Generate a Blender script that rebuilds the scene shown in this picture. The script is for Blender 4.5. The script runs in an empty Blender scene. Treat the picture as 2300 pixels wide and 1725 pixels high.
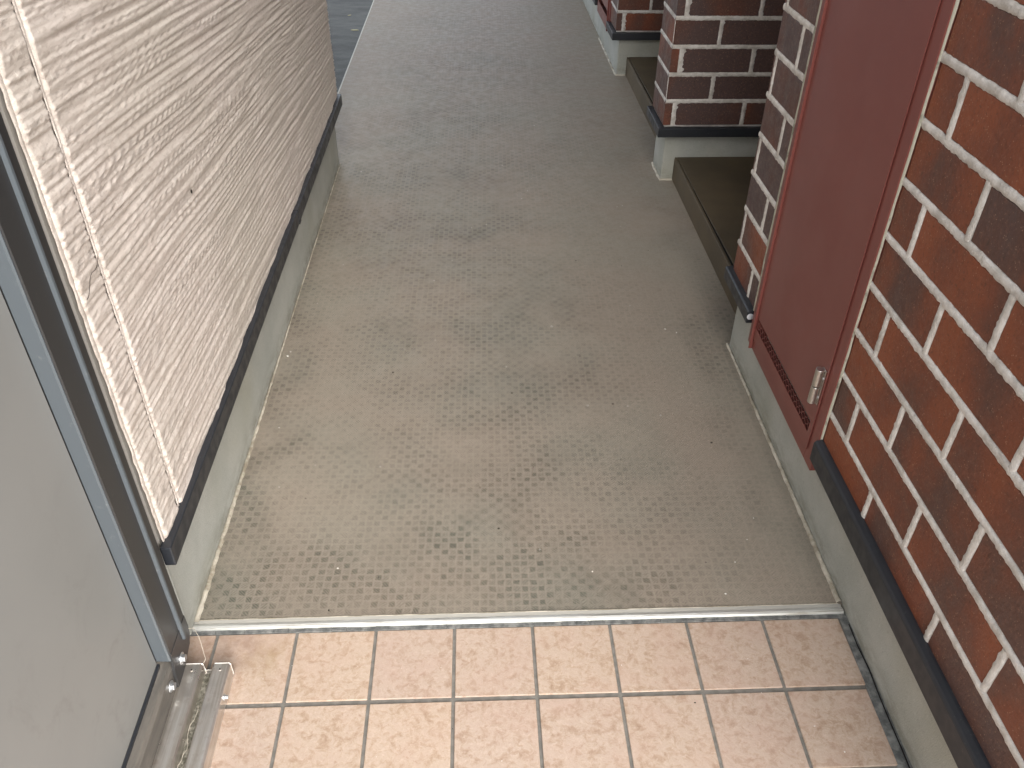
import bpy, bmesh, math, random
import numpy as np
from mathutils import Matrix, Vector
random.seed(7); RNG = np.random.default_rng(11)
S = bpy.context.scene
COL = S.collection

# ------------------------------------------------------------------ camera
F_PX, PITCH, YAW, ROLL = 1870.8444, 0.6497, -0.0482, 0.0134
CAM = Vector((0.3566, -0.9980, 1.3463))
cd = bpy.data.cameras.new('camera'); cam = bpy.data.objects.new('camera', cd); COL.objects.link(cam)
cd.sensor_width = 36.0; cd.lens = F_PX / 2300 * 36.0; cd.clip_start = 0.02; cd.clip_end = 500
fw = Vector((-math.sin(YAW)*math.cos(PITCH), math.cos(YAW)*math.cos(PITCH), -math.sin(PITCH)))
rt = Vector((math.cos(YAW), math.sin(YAW), 0)); up = rt.cross(fw)
r2 = rt*math.cos(ROLL) + up*math.sin(ROLL); u2 = up*math.cos(ROLL) - rt*math.sin(ROLL)
cam.matrix_world = Matrix(((r2.x, u2.x, -fw.x, CAM.x), (r2.y, u2.y, -fw.y, CAM.y), (r2.z, u2.z, -fw.z, CAM.z), (0, 0, 0, 1)))
S.camera = cam

# ------------------------------------------------------------------ sky, sun, exposure
SUN_EL, SUN_ROT = math.radians(38), math.radians(162)
w = bpy.data.worlds.new('World'); S.world = w; w.use_nodes = True
wn = w.node_tree; wn.nodes.clear()
sk = wn.nodes.new('ShaderNodeTexSky'); sk.sky_type = 'NISHITA'; sk.sun_disc = False
sk.sun_elevation = SUN_EL; sk.sun_rotation = SUN_ROT; sk.air_density = 1.0; sk.dust_density = 3.0; sk.ozone_density = 1.0
bg = wn.nodes.new('ShaderNodeBackground'); bg.inputs[1].default_value = 0.12
wo = wn.nodes.new('ShaderNodeOutputWorld')
hsv = wn.nodes.new('ShaderNodeHueSaturation'); hsv.inputs['Saturation'].default_value = 0.33   # thin overcast
wn.links.new(sk.outputs[0], hsv.inputs['Color']); wn.links.new(hsv.outputs[0], bg.inputs[0]); wn.links.new(bg.outputs[0], wo.inputs[0])
sd = bpy.data.lights.new('sun', 'SUN'); sd.energy = 1.0; sd.angle = math.radians(60); sd.color = (1.0, 0.955, 0.88)
sun = bpy.data.objects.new('sun', sd); COL.objects.link(sun); sun.location = (0, -4, 8)
to_sun = Vector((math.sin(SUN_ROT)*math.cos(SUN_EL), math.cos(SUN_ROT)*math.cos(SUN_EL), math.sin(SUN_EL)))
sun.rotation_euler = to_sun.to_track_quat('Z', 'Y').to_euler()
S.view_settings.view_transform = 'Standard'; S.view_settings.look = 'None'
S.view_settings.gamma = 1.0; S.view_settings.use_curve_mapping = False
S.view_settings.exposure = 1.62
S.cycles.use_denoising = True; S.cycles.denoiser = 'OPENIMAGEDENOISE'; S.cycles.denoising_prefilter = 'ACCURATE'; S.cycles.denoising_input_passes = 'RGB_ALBEDO_NORMAL'
S.cycles.max_bounces = 8; S.cycles.diffuse_bounces = 5

# ------------------------------------------------------------------ material helper
class Mat:
    def __init__(s, name, rough=0.6, metal=0.0, spec=0.5):
        s.m = bpy.data.materials.new(name); s.m.use_nodes = True; s.t = s.m.node_tree
        s.b = s.t.nodes['Principled BSDF']
        s.b.inputs['Roughness'].default_value = rough; s.b.inputs['Metallic'].default_value = metal
        s.b.inputs['Specular IOR Level'].default_value = spec
    def put(s, sock, v):
        if hasattr(v, 'is_output'): s.t.links.new(v, sock)
        elif isinstance(v, (tuple, list)) and len(v) == 3 and sock.type == 'RGBA': sock.default_value = (*v, 1)
        else: sock.default_value = v
    def n(s, ty, ins=None, **kw):
        nd = s.t.nodes.new(ty)
        for k, v in kw.items(): setattr(nd, k, v)
        for k, v in (ins or {}).items(): s.put(nd.inputs[k], v)
        return nd
    def obj(s): return s.n('ShaderNodeTexCoord').outputs['Object']
    def rnd(s): return s.n('ShaderNodeObjectInfo').outputs['Random']
    def mp(s, vec, scale=(1,1,1), rot=(0,0,0), loc=(0,0,0)):
        return s.n('ShaderNodeMapping', {'Vector': vec, 'Scale': scale, 'Rotation': rot, 'Location': loc}).outputs[0]
    def off(s, vec, amt=37.0):
        r = s.rnd(); c = s.n('ShaderNodeCombineXYZ', {0: s.ma('MULTIPLY', r, amt), 1: s.ma('MULTIPLY', r, amt*1.7), 2: s.ma('MULTIPLY', r, amt*2.3)})
        return s.n('ShaderNodeVectorMath', {0: vec, 1: c.outputs[0]}, operation='ADD').outputs[0]
    def noise(s, vec, scale, detail=3, rough=0.5, dist=0.0):
        return s.n('ShaderNodeTexNoise', {'Vector': vec, 'Scale': scale, 'Detail': detail, 'Roughness': rough, 'Distortion': dist}).outputs[0]
    def ma(s, op, a, b=0.0, c=0.0, clamp=False):
        nd = s.n('ShaderNodeMath', {0: a, 1: b, 2: c}, operation=op); nd.use_clamp = clamp; return nd.outputs[0]
    def ss(s, v, lo, hi, a=0.0, b=1.0):
        return s.n('ShaderNodeMapRange', {'Value': v, 'From Min': lo, 'From Max': hi, 'To Min': a, 'To Max': b}, interpolation_type='SMOOTHSTEP').outputs[0]
    def mix(s, f, a, b, mode='MIX'):
        nd = s.n('ShaderNodeMix', data_type='RGBA', blend_type=mode)
        s.put(nd.inputs[0], f); s.put(nd.inputs[6], a); s.put(nd.inputs[7], b); return nd.outputs[2]
    def ramp(s, f, stops):
        nd = s.n('ShaderNodeValToRGB', {0: f}); e = nd.color_ramp.elements
        while len(e) < len(stops): e.new(0.5)
        for el, (p, c) in zip(e, stops): el.position = p; el.color = (*c, 1)
        return nd.outputs[0]
    def sep(s, vec): return s.n('ShaderNodeSeparateXYZ', {0: vec}).outputs
    def col(s, c): s.put(s.b.inputs['Base Color'], c); return s
    def rough(s, r): s.put(s.b.inputs['Roughness'], r); return s
    def bump(s, h, strength=0.5, dist=0.001, nrm=None):
        nd = s.n('ShaderNodeBump', {'Height': h, 'Strength': strength, 'Distance': dist})
        if nrm is not None: s.t.links.new(nrm, nd.inputs['Normal'])
        s.t.links.new(nd.outputs[0], s.b.inputs['Normal']); return nd.outputs[0]

MT = {}
def mk(name, **k):
    a = Mat(name, **k); MT[name] = a.m; return a

# vinyl sheet: embossed checker of hatched squares, dirt and wall-edge shade kept as a stain map on the sheet
m = mk('vinyl', rough=0.5, spec=0.35)
o = m.obj(); p_ = m.mp(o, rot=(0, 0, math.radians(0.8)))
wob = m.n('ShaderNodeVectorMath', {0: m.n('ShaderNodeVectorMath', {0: m.n('ShaderNodeTexNoise', {'Vector': o, 'Scale': 46.0, 'Detail': 1.0}).outputs[1], 1: (0.5, 0.5, 0.5)}, operation='SUBTRACT').outputs[0], 1: (0.007, 0.007, 0.0)}, operation='MULTIPLY').outputs[0]
x, y, z = m.sep(m.n('ShaderNodeVectorMath', {0: p_, 1: wob}, operation='ADD').outputs[0])
CELL = 0.0166
ux = m.ma('DIVIDE', x, CELL); uy = m.ma('DIVIDE', y, CELL)
par = m.ma('PINGPONG', m.ma('ADD', m.ma('FLOOR', ux), m.ma('FLOOR', uy)), 1.0)
h1 = m.ma('SINE', m.ma('MULTIPLY', m.ma('ADD', x, y), 2*math.pi/0.0066))
h2 = m.ma('SINE', m.ma('MULTIPLY', m.ma('SUBTRACT', x, y), 2*math.pi/0.0066))
hat = m.ma('ADD', m.ma('MULTIPLY', h1, par), m.ma('MULTIPLY', h2, m.ma('SUBTRACT', 1.0, par)))
ex = m.ma('PINGPONG', ux, 0.5); ey = m.ma('PINGPONG', uy, 0.5)
ins = m.ss(m.ma('MINIMUM', ex, ey), 0.0, 0.24)
grv = m.ma('MULTIPLY', m.ss(hat, 0.5, -0.5), ins)
dirt = m.n('ShaderNodeAttribute', attribute_name='stain_shade').outputs['Fac']
d2 = m.ma('MULTIPLY', dirt, m.ss(m.noise(o, 22, 4, 0.6), 0.28, 0.62, 0.8, 1.1), clamp=True)
cellr = m.n('ShaderNodeTexWhiteNoise', {'Vector': m.n('ShaderNodeCombineXYZ', {0: m.ma('FLOOR', ux), 1: m.ma('FLOOR', uy)}).outputs[0]}).outputs[0]
hue = m.noise(o, 3.1, 2, 0.5)
base = m.mix(m.ss(hue, 0.35, 0.65), (0.308, 0.264, 0.215), (0.294, 0.266, 0.217))
base = m.mix(m.ma('MULTIPLY', m.ss(m.noise(o, 190, 3, 0.7), 0.38, 0.62), 0.55), base, (0.36, 0.31, 0.25))
dc = m.mix(m.ss(hue, 0.3, 0.7), (0.118, 0.103, 0.080), (0.098, 0.103, 0.085))
gz = m.ma('MULTIPLY', m.ss(m.noise(o, 2.7, 2), 0.50, 0.64), m.ma('SUBTRACT', 1.0, ins))
sq = m.ma('ADD', m.ma('MULTIPLY', ins, m.ma('ADD', m.ma('MULTIPLY', par, 0.30), m.ma('MULTIPLY', cellr, 0.16))), m.ma('MULTIPLY', gz, 0.28))  # alternate squares darkened for dirt and for how light crosses the hatch
pat = m.ma('MULTIPLY', m.ma('ADD', m.ma('MULTIPLY', grv, 0.2), sq), m.ss(m.noise(o, 7.5, 3, 0.6), 0.34, 0.62, 0.2, 1.0))
amt = m.ma('ADD', m.ma('MULTIPLY', d2, m.ma('ADD', m.ma('MULTIPLY', pat, 0.85), 0.33)), m.ma('ADD', m.ma('MULTIPLY', m.ma('ADD', grv, sq), 0.07), m.ss(m.noise(o, 160, 3, 0.7), 0.52, 0.68, 0, 0.16)), clamp=True)
m.col(m.mix(amt, base, dc)).rough(m.ss(m.noise(o, 30, 3), 0.3, 0.7, 0.42, 0.6))
m.bump(m.ma('ADD', m.ma('MULTIPLY', m.ma('MULTIPLY', hat, ins), 0.5), m.ma('MULTIPLY', m.noise(o, 900, 1), 0.5)), 0.5, 0.0008)

# step covering: same sheet, plainer and browner, darkened with the shade of the recess
m = mk('vinyl_step_shaded', rough=0.55, spec=0.3); o = m.obj()
m.col(m.mix(m.ss(m.noise(o, 5, 4, 0.6), 0.35, 0.7), (0.125, 0.096, 0.058), (0.092, 0.073, 0.047)))
m.bump(m.noise(o, 420, 2), 0.3, 0.0007)

# porch tile
m = mk('porch_tile', rough=0.5, spec=0.45); o = m.obj(); v = m.off(o)
n1 = m.noise(v, 55, 7, 0.72, 0.5); n2 = m.noise(v, 140, 4, 0.7, 0.3); n3 = m.noise(v, 12, 3)
c = m.ramp(n1, [(0.30, (0.315, 0.205, 0.140)), (0.43, (0.410, 0.295, 0.213)), (0.54, (0.480, 0.372, 0.295)), (0.70, (0.450, 0.335, 0.265))])
c = m.mix(m.ss(n2, 0.5, 0.68, 0, 0.6), c, (0.55, 0.435, 0.35))
c = m.mix(m.ss(n2, 0.42, 0.28, 0, 0.6), c, (0.31, 0.175, 0.11))
c = m.mix(m.ss(n3, 0.4, 0.7, 0, 0.35), c, (0.47, 0.325, 0.258))
hs = m.n('ShaderNodeHueSaturation', {'Hue': m.ma('ADD', 0.498, m.ma('MULTIPLY', m.rnd(), 0.006)), 'Saturation': m.ma('ADD', 0.90, m.ma('MULTIPLY', m.rnd(), 0.06)), 'Value': m.ma('ADD', 0.99, m.ma('MULTIPLY', m.rnd(), 0.07)), 'Color': c}).outputs[0]
gp = m.n('ShaderNodeNewGeometry').outputs['Position']
gd = m.n('ShaderNodeVectorMath', {0: gp, 1: (-0.115, -0.03, 0)}, operation='DISTANCE').outputs['Value']
gs = m.n('ShaderNodeVectorMath', {0: gp, 1: (-0.045, -0.055, 0)}, operation='DISTANCE').outputs['Value']
st = m.ma('MULTIPLY', m.ss(gd, 0.10, 0.03), m.ss(m.noise(gp, 26, 4, 0.6), 0.3, 0.62))
hs = m.mix(m.ma('MULTIPLY', st, 0.42), hs, (0.23, 0.145, 0.115))
st2 = m.ma('MULTIPLY', m.ss(gs, 0.065, 0.0), m.ss(m.noise(gp, 31, 3, 0.6), 0.3, 0.6))
hs = m.mix(m.ma('MULTIPLY', st2, 0.4), hs, (0.36, 0.26, 0.14))
m.col(hs).rough(m.ss(n1, 0.3, 0.7, 0.42, 0.6))
m.bump(m.ma('ADD', n1, m.ma('MULTIPLY', n2, 0.6)), 0.55, 0.0016)

m = mk('grout', rough=0.9); o = m.obj()
m.col(m.mix(m.ss(m.noise(o, 60, 4), 0.35, 0.7), (0.15, 0.143, 0.128), (0.215, 0.205, 0.185))); m.bump(m.noise(o, 500, 2), 0.5, 0.001)
m = mk('dark_mortar', rough=0.9); o = m.obj()
m.col(m.mix(m.ss(m.noise(o, 45, 5, 0.65), 0.35, 0.7), (0.085, 0.09, 0.09), (0.23, 0.235, 0.225))); m.bump(m.noise(o, 160, 4), 0.8, 0.002)

# render coat on plinths
m = mk('plinth_mortar', rough=0.85, spec=0.3); o = m.obj()
n1 = m.noise(o, 6, 5, 0.6); c = m.mix(m.ss(n1, 0.3, 0.7), (0.39, 0.405, 0.375), (0.475, 0.485, 0.45))
c = m.mix(m.ss(m.noise(o, 2.3, 3), 0.45, 0.7, 0, 0.5), c, (0.34, 0.33, 0.25))
zz = m.sep(o)[2]; wet = m.ma('MULTIPLY', m.ss(zz, 0.07, 0.0), m.ss(m.noise(m.mp(o, (1, 1, 3)), 16, 5, 0.65), 0.35, 0.65))
c = m.mix(m.ma('MULTIPLY', wet, 0.7), c, (0.22, 0.215, 0.17))
gr = m.noise(o, 150, 4, 0.7); c = m.mix(m.ss(gr, 0.55, 0.7, 0, 0.35), c, (0.25, 0.25, 0.225)); c = m.mix(m.ss(gr, 0.42, 0.3, 0, 0.4), c, (0.58, 0.58, 0.55))
m.col(c); m.bump(m.ma('ADD', m.noise(o, 380, 3, 0.6), m.ma('MULTIPLY', m.noise(o, 18, 2), 1.5)), 0.55, 0.0014)

m = mk('caulk', rough=0.6); o = m.obj()
m.col(m.mix(m.ss(m.noise(o, 14, 6, 0.7), 0.4, 0.62), (0.60, 0.56, 0.47), (0.30, 0.265, 0.20))); m.bump(m.noise(o, 260, 3), 0.5, 0.001)
m = mk('sealant', rough=0.55); o = m.obj()
m.col(m.mix(m.ss(m.noise(o, 22, 5, 0.7), 0.5, 0.68), (0.46, 0.45, 0.37), (0.20, 0.19, 0.15))); m.bump(m.noise(o, 120, 3), 0.4, 0.001)

# siding
m = mk('siding', rough=0.42, spec=0.5); o = m.obj()
v = m.mp(o, (1, 0.16, 1), (math.radians(4), 0, 0))
n1 = m.noise(v, 60, 5, 0.6, 0.6); n2 = m.noise(o, 2.2, 3)
c = m.mix(m.ss(n1, 0.35, 0.65), (0.66, 0.585, 0.53), (0.77, 0.70, 0.645))
c = m.mix(m.ss(n2, 0.35, 0.7, 0, 0.6), c, (0.64, 0.59, 0.52))
glint = m.ma('MULTIPLY', m.ss(m.noise(m.mp(o, (1, 1.5, 0.55), (math.radians(-14), 0, 0)), 130, 2, 0.5), 0.63, 0.70), m.ss(m.noise(v, 22, 3), 0.45, 0.6))
sg = m.noise(m.mp(o, (1, 0.45, 1), (math.radians(4), 0, 0)), 150, 3, 0.7); c = m.mix(m.ss(sg, 0.5, 0.36, 0, 0.4), c, (0.40, 0.335, 0.285))
c = m.mix(m.ma('MULTIPLY', glint, 0.75), c, (0.88, 0.83, 0.76))  # pale flecks are specular glints put into the colour
m.col(c).rough(m.ss(n1, 0.3, 0.7, 0.36, 0.5))
m.bump(m.ma('ADD', m.noise(m.mp(o, (1, 0.5, 1)), 330, 3, 0.6), m.ma('MULTIPLY', m.noise(v, 190, 3, 0.6), 1.2)), 0.5, 0.0012)

m = mk('black_trim', rough=0.36, spec=0.5); o = m.obj()
dst = m.ma('MULTIPLY', m.ss(m.noise(o, 130, 5, 0.75), 0.58, 0.75), m.ss(m.noise(o, 9, 3), 0.4, 0.7))
c = m.mix(m.ma('MULTIPLY', dst, 0.42), (0.022, 0.025, 0.031), (0.20, 0.195, 0.185))
m.col(c).rough(m.ss(m.noise(o, 40, 3), 0.3, 0.7, 0.32, 0.5))

# bricks: fired red with dark flashed areas
def brickmat(name, shift):
    m = mk(name, rough=0.42, spec=0.38); o = m.obj(); v = m.off(o)
    n1 = m.noise(m.mp(v, (1, 1, 0.55)), 8.0, 2, 0.45); n2 = m.noise(v, 40, 4, 0.6)
    r = m.rnd()
    f = m.ma('ADD', m.ma('ADD', m.ma('MULTIPLY_ADD', n1, 0.95, 0.025), m.ma('MULTIPLY', m.ma('SUBTRACT', n2, 0.5), 0.20)), m.ma('MULTIPLY', m.ma('SUBTRACT', r, 0.5), 0.22))
    f = m.ma('ADD', f, shift)
    c = m.ramp(f, [(0.20, (0.096, 0.062, 0.058)), (0.38, (0.116, 0.056, 0.043)), (0.54, (0.190, 0.061, 0.034)), (0.72, (0.250, 0.074, 0.034))])
    spv = m.n('ShaderNodeTexVoronoi', {'Vector': v, 'Scale': 200.0}); 
    sp = m.ma('MULTIPLY', m.ss(spv.outputs['Distance'], 0.24, 0.12), m.ss(m.noise(v, 70, 2), 0.48, 0.56))
    c = m.mix(m.ma('MULTIPLY', sp, 0.55), c, (0.50, 0.33, 0.22))  # bright specks: small gloss highlights put into the colour
    gr = m.noise(v, 150, 3, 0.7); c = m.mix(m.ss(gr, 0.54, 0.66, 0, 0.22), c, (0.33, 0.16, 0.10)); c = m.mix(m.ss(gr, 0.45, 0.33, 0, 0.28), c, (0.06, 0.028, 0.02))
    drk = m.ss(m.noise(v, 120, 2), 0.64, 0.72)
    c = m.mix(m.ma('MULTIPLY', drk, 0.4), c, (0.03, 0.02, 0.017))
    m.col(c).rough(m.ss(n2, 0.3, 0.7, 0.34, 0.52))
    m.bump(m.ma('ADD', m.ma('MULTIPLY', m.noise(m.mp(v, (1, 1, 0.6)), 230, 3, 0.6), 1.0), m.ma('MULTIPLY', n2, 0.8)), 0.65, 0.0016)
brickmat('brick_red', 0.07); brickmat('brick_mixed', -0.05); brickmat('brick_dark', -0.30); brickmat('brick_brown', -0.16)
m = mk('joint_mortar', rough=0.9, spec=0.2); o = m.obj()
m.col(m.mix(m.ss(m.noise(o, 30, 5, 0.65), 0.35, 0.7), (0.74, 0.715, 0.68), (0.50, 0.47, 0.43)))
m.bump(m.ma('ADD', m.noise(o, 420, 3, 0.7), m.noise(o, 150, 2)), 0.7, 0.0018)
# courses far above the view
m = mk('brick_courses', rough=0.5); o = m.obj(); q = m.sep(o)
bt = m.n('ShaderNodeTexBrick', {'Vector': m.n('ShaderNodeCombineXYZ', {0: m.ma('ADD', q[0], q[1]), 1: q[2]}).outputs[0], 'Color1': (0.15, 0.05, 0.025), 'Color2': (0.09, 0.04, 0.028), 'Mortar': (0.6, 0.56, 0.51), 'Scale': 1.0, 'Mortar Size': 0.006, 'Brick Width': 0.262, 'Row Height': 0.097})
m.col(bt.outputs[0])

m = mk('red_paint', rough=0.33, spec=0.5); o = m.obj()
c = m.mix(m.ss(m.noise(o, 3, 4, 0.6), 0.3, 0.7), (0.196, 0.060, 0.050), (0.220, 0.070, 0.058))
c = m.mix(m.ss(m.noise(o, 260, 3, 0.7), 0.70, 0.78, 0, 0.5), c, (0.30, 0.15, 0.13))
m.col(c).rough(m.ss(m.noise(o, 7, 3), 0.3, 0.7, 0.28, 0.4)); m.bump(m.noise(o, 700, 1), 0.12, 0.0004)
m = mk('dark_hollow', rough=0.9); m.col((0.006, 0.005, 0.005))

m = mk('steel', rough=0.3, metal=1.0); o = m.obj()
m.col(m.mix(m.noise(m.mp(o, (40, 40, 400)), 1, 3), (0.68, 0.66, 0.63), (0.54, 0.52, 0.49)))
m = mk('rail_steel', rough=0.3, metal=0.8); o = m.obj()
g = m.noise(m.mp(o, (30, 1.2, 30)), 3, 5, 0.7); g2 = m.noise(o, 38, 4, 0.6)
c = m.mix(m.ss(g, 0.35, 0.65), (0.52, 0.48, 0.43), (0.70, 0.68, 0.65)); c = m.mix(m.ss(g2, 0.55, 0.75, 0, 0.45), c, (0.32, 0.25, 0.20))
m.col(c).rough(m.ss(g2, 0.3, 0.7, 0.27, 0.45))
m = mk('cut_edge', rough=0.3, metal=0.6); m.col((0.85, 0.83, 0.79))
m = mk('zinc', rough=0.28, metal=0.9); o = m.obj(); m.col(m.mix(m.noise(o, 160, 3), (0.62, 0.66, 0.70), (0.80, 0.82, 0.83)))
m = mk('alloy_strip', rough=0.34, metal=0.55); o = m.obj()
g = m.noise(m.mp(o, (3, 60, 60)), 4, 5, 0.7)
m.col(m.mix(m.ss(g, 0.45, 0.7), (0.72, 0.73, 0.70), (0.40, 0.38, 0.33))).rough(m.ss(g, 0.3, 0.7, 0.28, 0.55)); m.bump(m.noise(o, 140, 4), 0.3, 0.0006)

m = mk('strip_dull', rough=0.6); o = m.obj(); m.col(m.mix(m.noise(m.mp(o, (4, 60, 60)), 6, 5, 0.7), (0.30, 0.29, 0.26), (0.50, 0.49, 0.45)))
m = mk('shed_panel', rough=0.5, spec=0.5); o = m.obj()
sm = m.ss(m.noise(o, 13, 6, 0.7, 0.6), 0.52, 0.74)
pp = m.sep(o); low = m.ma('MULTIPLY', sm, m.ss(pp[2], 0.75, 0.1, 0.05, 1.0))
c = m.mix(m.ss(m.noise(o, 3, 3), 0.3, 0.7), (0.255, 0.26, 0.252), (0.288, 0.29, 0.28))
c = m.mix(m.ma('MULTIPLY', low, 0.32), c, (0.13, 0.122, 0.108))
m.col(c).rough(0.46); m.bump(m.noise(o, 900, 1), 0.1, 0.0003)
m = mk('shed_frame', rough=0.36, spec=0.6); o = m.obj()
c = m.mix(m.ss(m.noise(o, 60, 5, 0.7), 0.6, 0.78, 0, 0.35), (0.036, 0.036, 0.037), (0.13, 0.125, 0.115)); m.col(c)
m = mk('shed_frame_skylit', rough=0.4, spec=0.6); o = m.obj()
m.col(m.mix(m.ss(m.noise(o, 60, 5, 0.7), 0.6, 0.78, 0, 0.4), (0.090, 0.106, 0.120), (0.28, 0.28, 0.27)))  # sky-lit copy of the frame paint, blue light put into the colour
m = mk('shed_base', rough=0.42, spec=0.5); o = m.obj()
c = m.mix(m.ss(m.noise(m.mp(o, (20, 3, 20)), 2, 5, 0.7), 0.4, 0.7), (0.105, 0.098, 0.088), (0.17, 0.155, 0.135)); m.col(c)

m = mk('lint', rough=0.95); o = m.obj()
m.col(m.mix(m.ss(m.noise(o, 120, 4, 0.7), 0.35, 0.7), (0.10, 0.095, 0.07), (0.33, 0.31, 0.26))); m.bump(m.noise(o, 300, 3), 0.9, 0.003)
m = mk('asphalt', rough=0.75); o = m.obj()
c = m.mix(m.ss(m.noise(m.mp(o, (1, 2.2, 1)), 4, 6, 0.65), 0.35, 0.7), (0.070, 0.074, 0.072), (0.130, 0.138, 0.133)); c = m.mix(m.ss(m.noise(o, 170, 2), 0.55, 0.75, 0, 0.5), c, (0.16, 0.165, 0.16))
m.col(c); m.bump(m.noise(o, 140, 4), 0.6, 0.004)
m = mk('concrete_edge', rough=0.8); o = m.obj(); m.col(m.mix(m.noise(o, 40, 4), (0.62, 0.62, 0.57), (0.52, 0.52, 0.47)))
m = mk('ceiling_board', rough=0.8); m.col((0.62, 0.60, 0.56))
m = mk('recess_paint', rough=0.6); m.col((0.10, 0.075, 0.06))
m = mk('plaster', rough=0.85); m.col((0.5, 0.47, 0.43))
m = mk('thread', rough=0.5); m.col((0.55, 0.5, 0.42))
m = mk('dark_thread', rough=0.6); m.col((0.03, 0.022, 0.018))
m = mk('leaf_chip', rough=0.7); m.col((0.55, 0.52, 0.33))
m = mk('pale_chip', rough=0.7); m.col((0.72, 0.70, 0.66))
m = mk('dark_chip', rough=0.8); m.col((0.02, 0.016, 0.013))
m = mk('clear_silicone', rough=0.15); m.col((0.55, 0.57, 0.60))

# ------------------------------------------------------------------ mesh helpers
def tagged(o, label=None, cat=None, group=None, kind=None):
    for k, v in (('label', label), ('category', cat), ('group', group), ('kind', kind)):
        if v: o[k] = v
    return o
def link(o, parent=None):
    COL.objects.link(o)
    if parent is not None: o.parent = parent
    return o
def thing(name, loc, label, cat, group=None):
    e = bpy.data.objects.new(name, None); e.empty_display_size = 0.1; e.location = loc; link(e)
    return tagged(e, label, cat, group, 'thing')
def wparent(o, parent):            # keep world position under a moved Empty
    if parent is not None:
        o.parent = parent; o.matrix_parent_inverse = Matrix.Translation(-parent.location)
    return o
def from_bm(name, bm, mat, parent=None, smooth=False):
    me = bpy.data.meshes.new(name); bmesh.ops.recalc_face_normals(bm, faces=bm.faces); bm.to_mesh(me); bm.free()
    if smooth:
        for p in me.polygons: p.use_smooth = True
    me.materials.append(MT[mat]); o = bpy.data.objects.new(name, me); link(o); wparent(o, parent); return o
def add_prism(bm, poly, a, b, axis='Z', bev=0.0, seg=1):
    """poly in the two other axes (XY for Z, XZ for Y, YZ for X) extruded a..b"""
    def P(p, t):
        return (p[0], p[1], t) if axis == 'Z' else ((p[0], t, p[1]) if axis == 'Y' else (t, p[0], p[1]))
    v0 = [bm.verts.new(P(p, a)) for p in poly]; v1 = [bm.verts.new(P(p, b)) for p in poly]; n = len(poly)
    fs = [bm.faces.new(v0[::-1]), bm.faces.new(v1)] + [bm.faces.new((v0[i], v0[(i+1) % n], v1[(i+1) % n], v1[i])) for i in range(n)]
    if bev > 0:
        es = set(); [es.update(f.edges) for f in fs]
        bmesh.ops.bevel(bm, geom=list(es), offset=bev, segments=seg, profile=0.5, affect='EDGES', clamp_overlap=True)
def add_box(bm, x0, x1, y0, y1, z0, z1, bev=0.0, seg=1):
    add_prism(bm, [(x0, y0), (x1, y0), (x1, y1), (x0, y1)], z0, z1, 'Z', bev, seg)
def box(name, mat, parent, x0, x1, y0, y1, z0, z1, bev=0.0, seg=1):
    bm = bmesh.new(); add_box(bm, x0, x1, y0, y1, z0, z1, bev, seg); return from_bm(name, bm, mat, parent)
def prism(name, mat, parent, poly, a, b, axis='Z', bev=0.0, seg=1):
    bm = bmesh.new(); add_prism(bm, poly, a, b, axis, bev, seg); return from_bm(name, bm, mat, parent)
def add_cyl(bm, c, axis, r, length, n=20, bev=0.0, r2=None):
    rot = Vector((0, 0, 1)).rotation_difference(Vector(axis)).to_matrix().to_4x4()
    res = bmesh.ops.create_cone(bm, cap_ends=True, segments=n, radius1=r, radius2=r if r2 is None else r2, depth=length, matrix=Matrix.Translation(c) @ rot)
    if bev:
        vs = set(res['verts']); es = [e for e in bm.edges if e.verts[0] in vs and e.verts[1] in vs and len(e.link_faces) == 2 and e.calc_face_angle(0) > 1.0]
        bmesh.ops.bevel(bm, geom=es, offset=bev, segments=2, profile=0.5, affect='EDGES')
def add_tube(bm, pts, r, n=6):
    rings = []
    for i, p in enumerate(pts):
        p = Vector(p); t = (Vector(pts[min(i+1, len(pts)-1)]) - Vector(pts[max(i-1, 0)])).normalized()
        a = t.orthogonal().normalized(); b = t.cross(a)
        rings.append([bm.verts.new(p + r*(math.cos(2*math.pi*k/n)*a + math.sin(2*math.pi*k/n)*b)) for k in range(n)])
    for i in range(len(rings)-1):
        for k in range(n): bm.faces.new((rings[i][k], rings[i][(k+1) % n], rings[i+1][(k+1) % n], rings[i+1][k]))
def grid(name, mat, parent, P, smooth=True):
    """P: array (a,b,3)"""
    a, b = P.shape[:2]; idx = np.arange(a*b).reshape(a, b)
    f = np.stack([idx[:-1, :-1], idx[1:, :-1], idx[1:, 1:], idx[:-1, 1:]], -1).reshape(-1, 4)
    me = bpy.data.meshes.new(name); me.vertices.add(a*b); me.vertices.foreach_set('co', P.reshape(-1).astype(np.float32))
    me.loops.add(f.size); me.loops.foreach_set('vertex_index', f.reshape(-1).astype(np.int32))
    me.polygons.add(len(f)); me.polygons.foreach_set('loop_start', np.arange(0, f.size, 4, dtype=np.int32))
    me.polygons.foreach_set('use_smooth', np.full(len(f), smooth)); me.update(calc_edges=True); me.validate()
    me.materials.append(MT[mat]); o = bpy.data.objects.new(name, me); link(o); wparent(o, parent); return o
def vnoise(u, v, seed):
    """smooth value noise on arrays"""
    r = np.random.default_rng(seed).random((256, 256))
    iu, iv = np.floor(u).astype(int), np.floor(v).astype(int); fu, fv = u-iu, v-iv
    fu, fv = fu*fu*(3-2*fu), fv*fv*(3-2*fv); g = lambda a, b: r[a % 256, b % 256]
    return (g(iu, iv)*(1-fu)+g(iu+1, iv)*fu)*(1-fv)+(g(iu, iv+1)*(1-fu)+g(iu+1, iv+1)*fu)*fv
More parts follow.
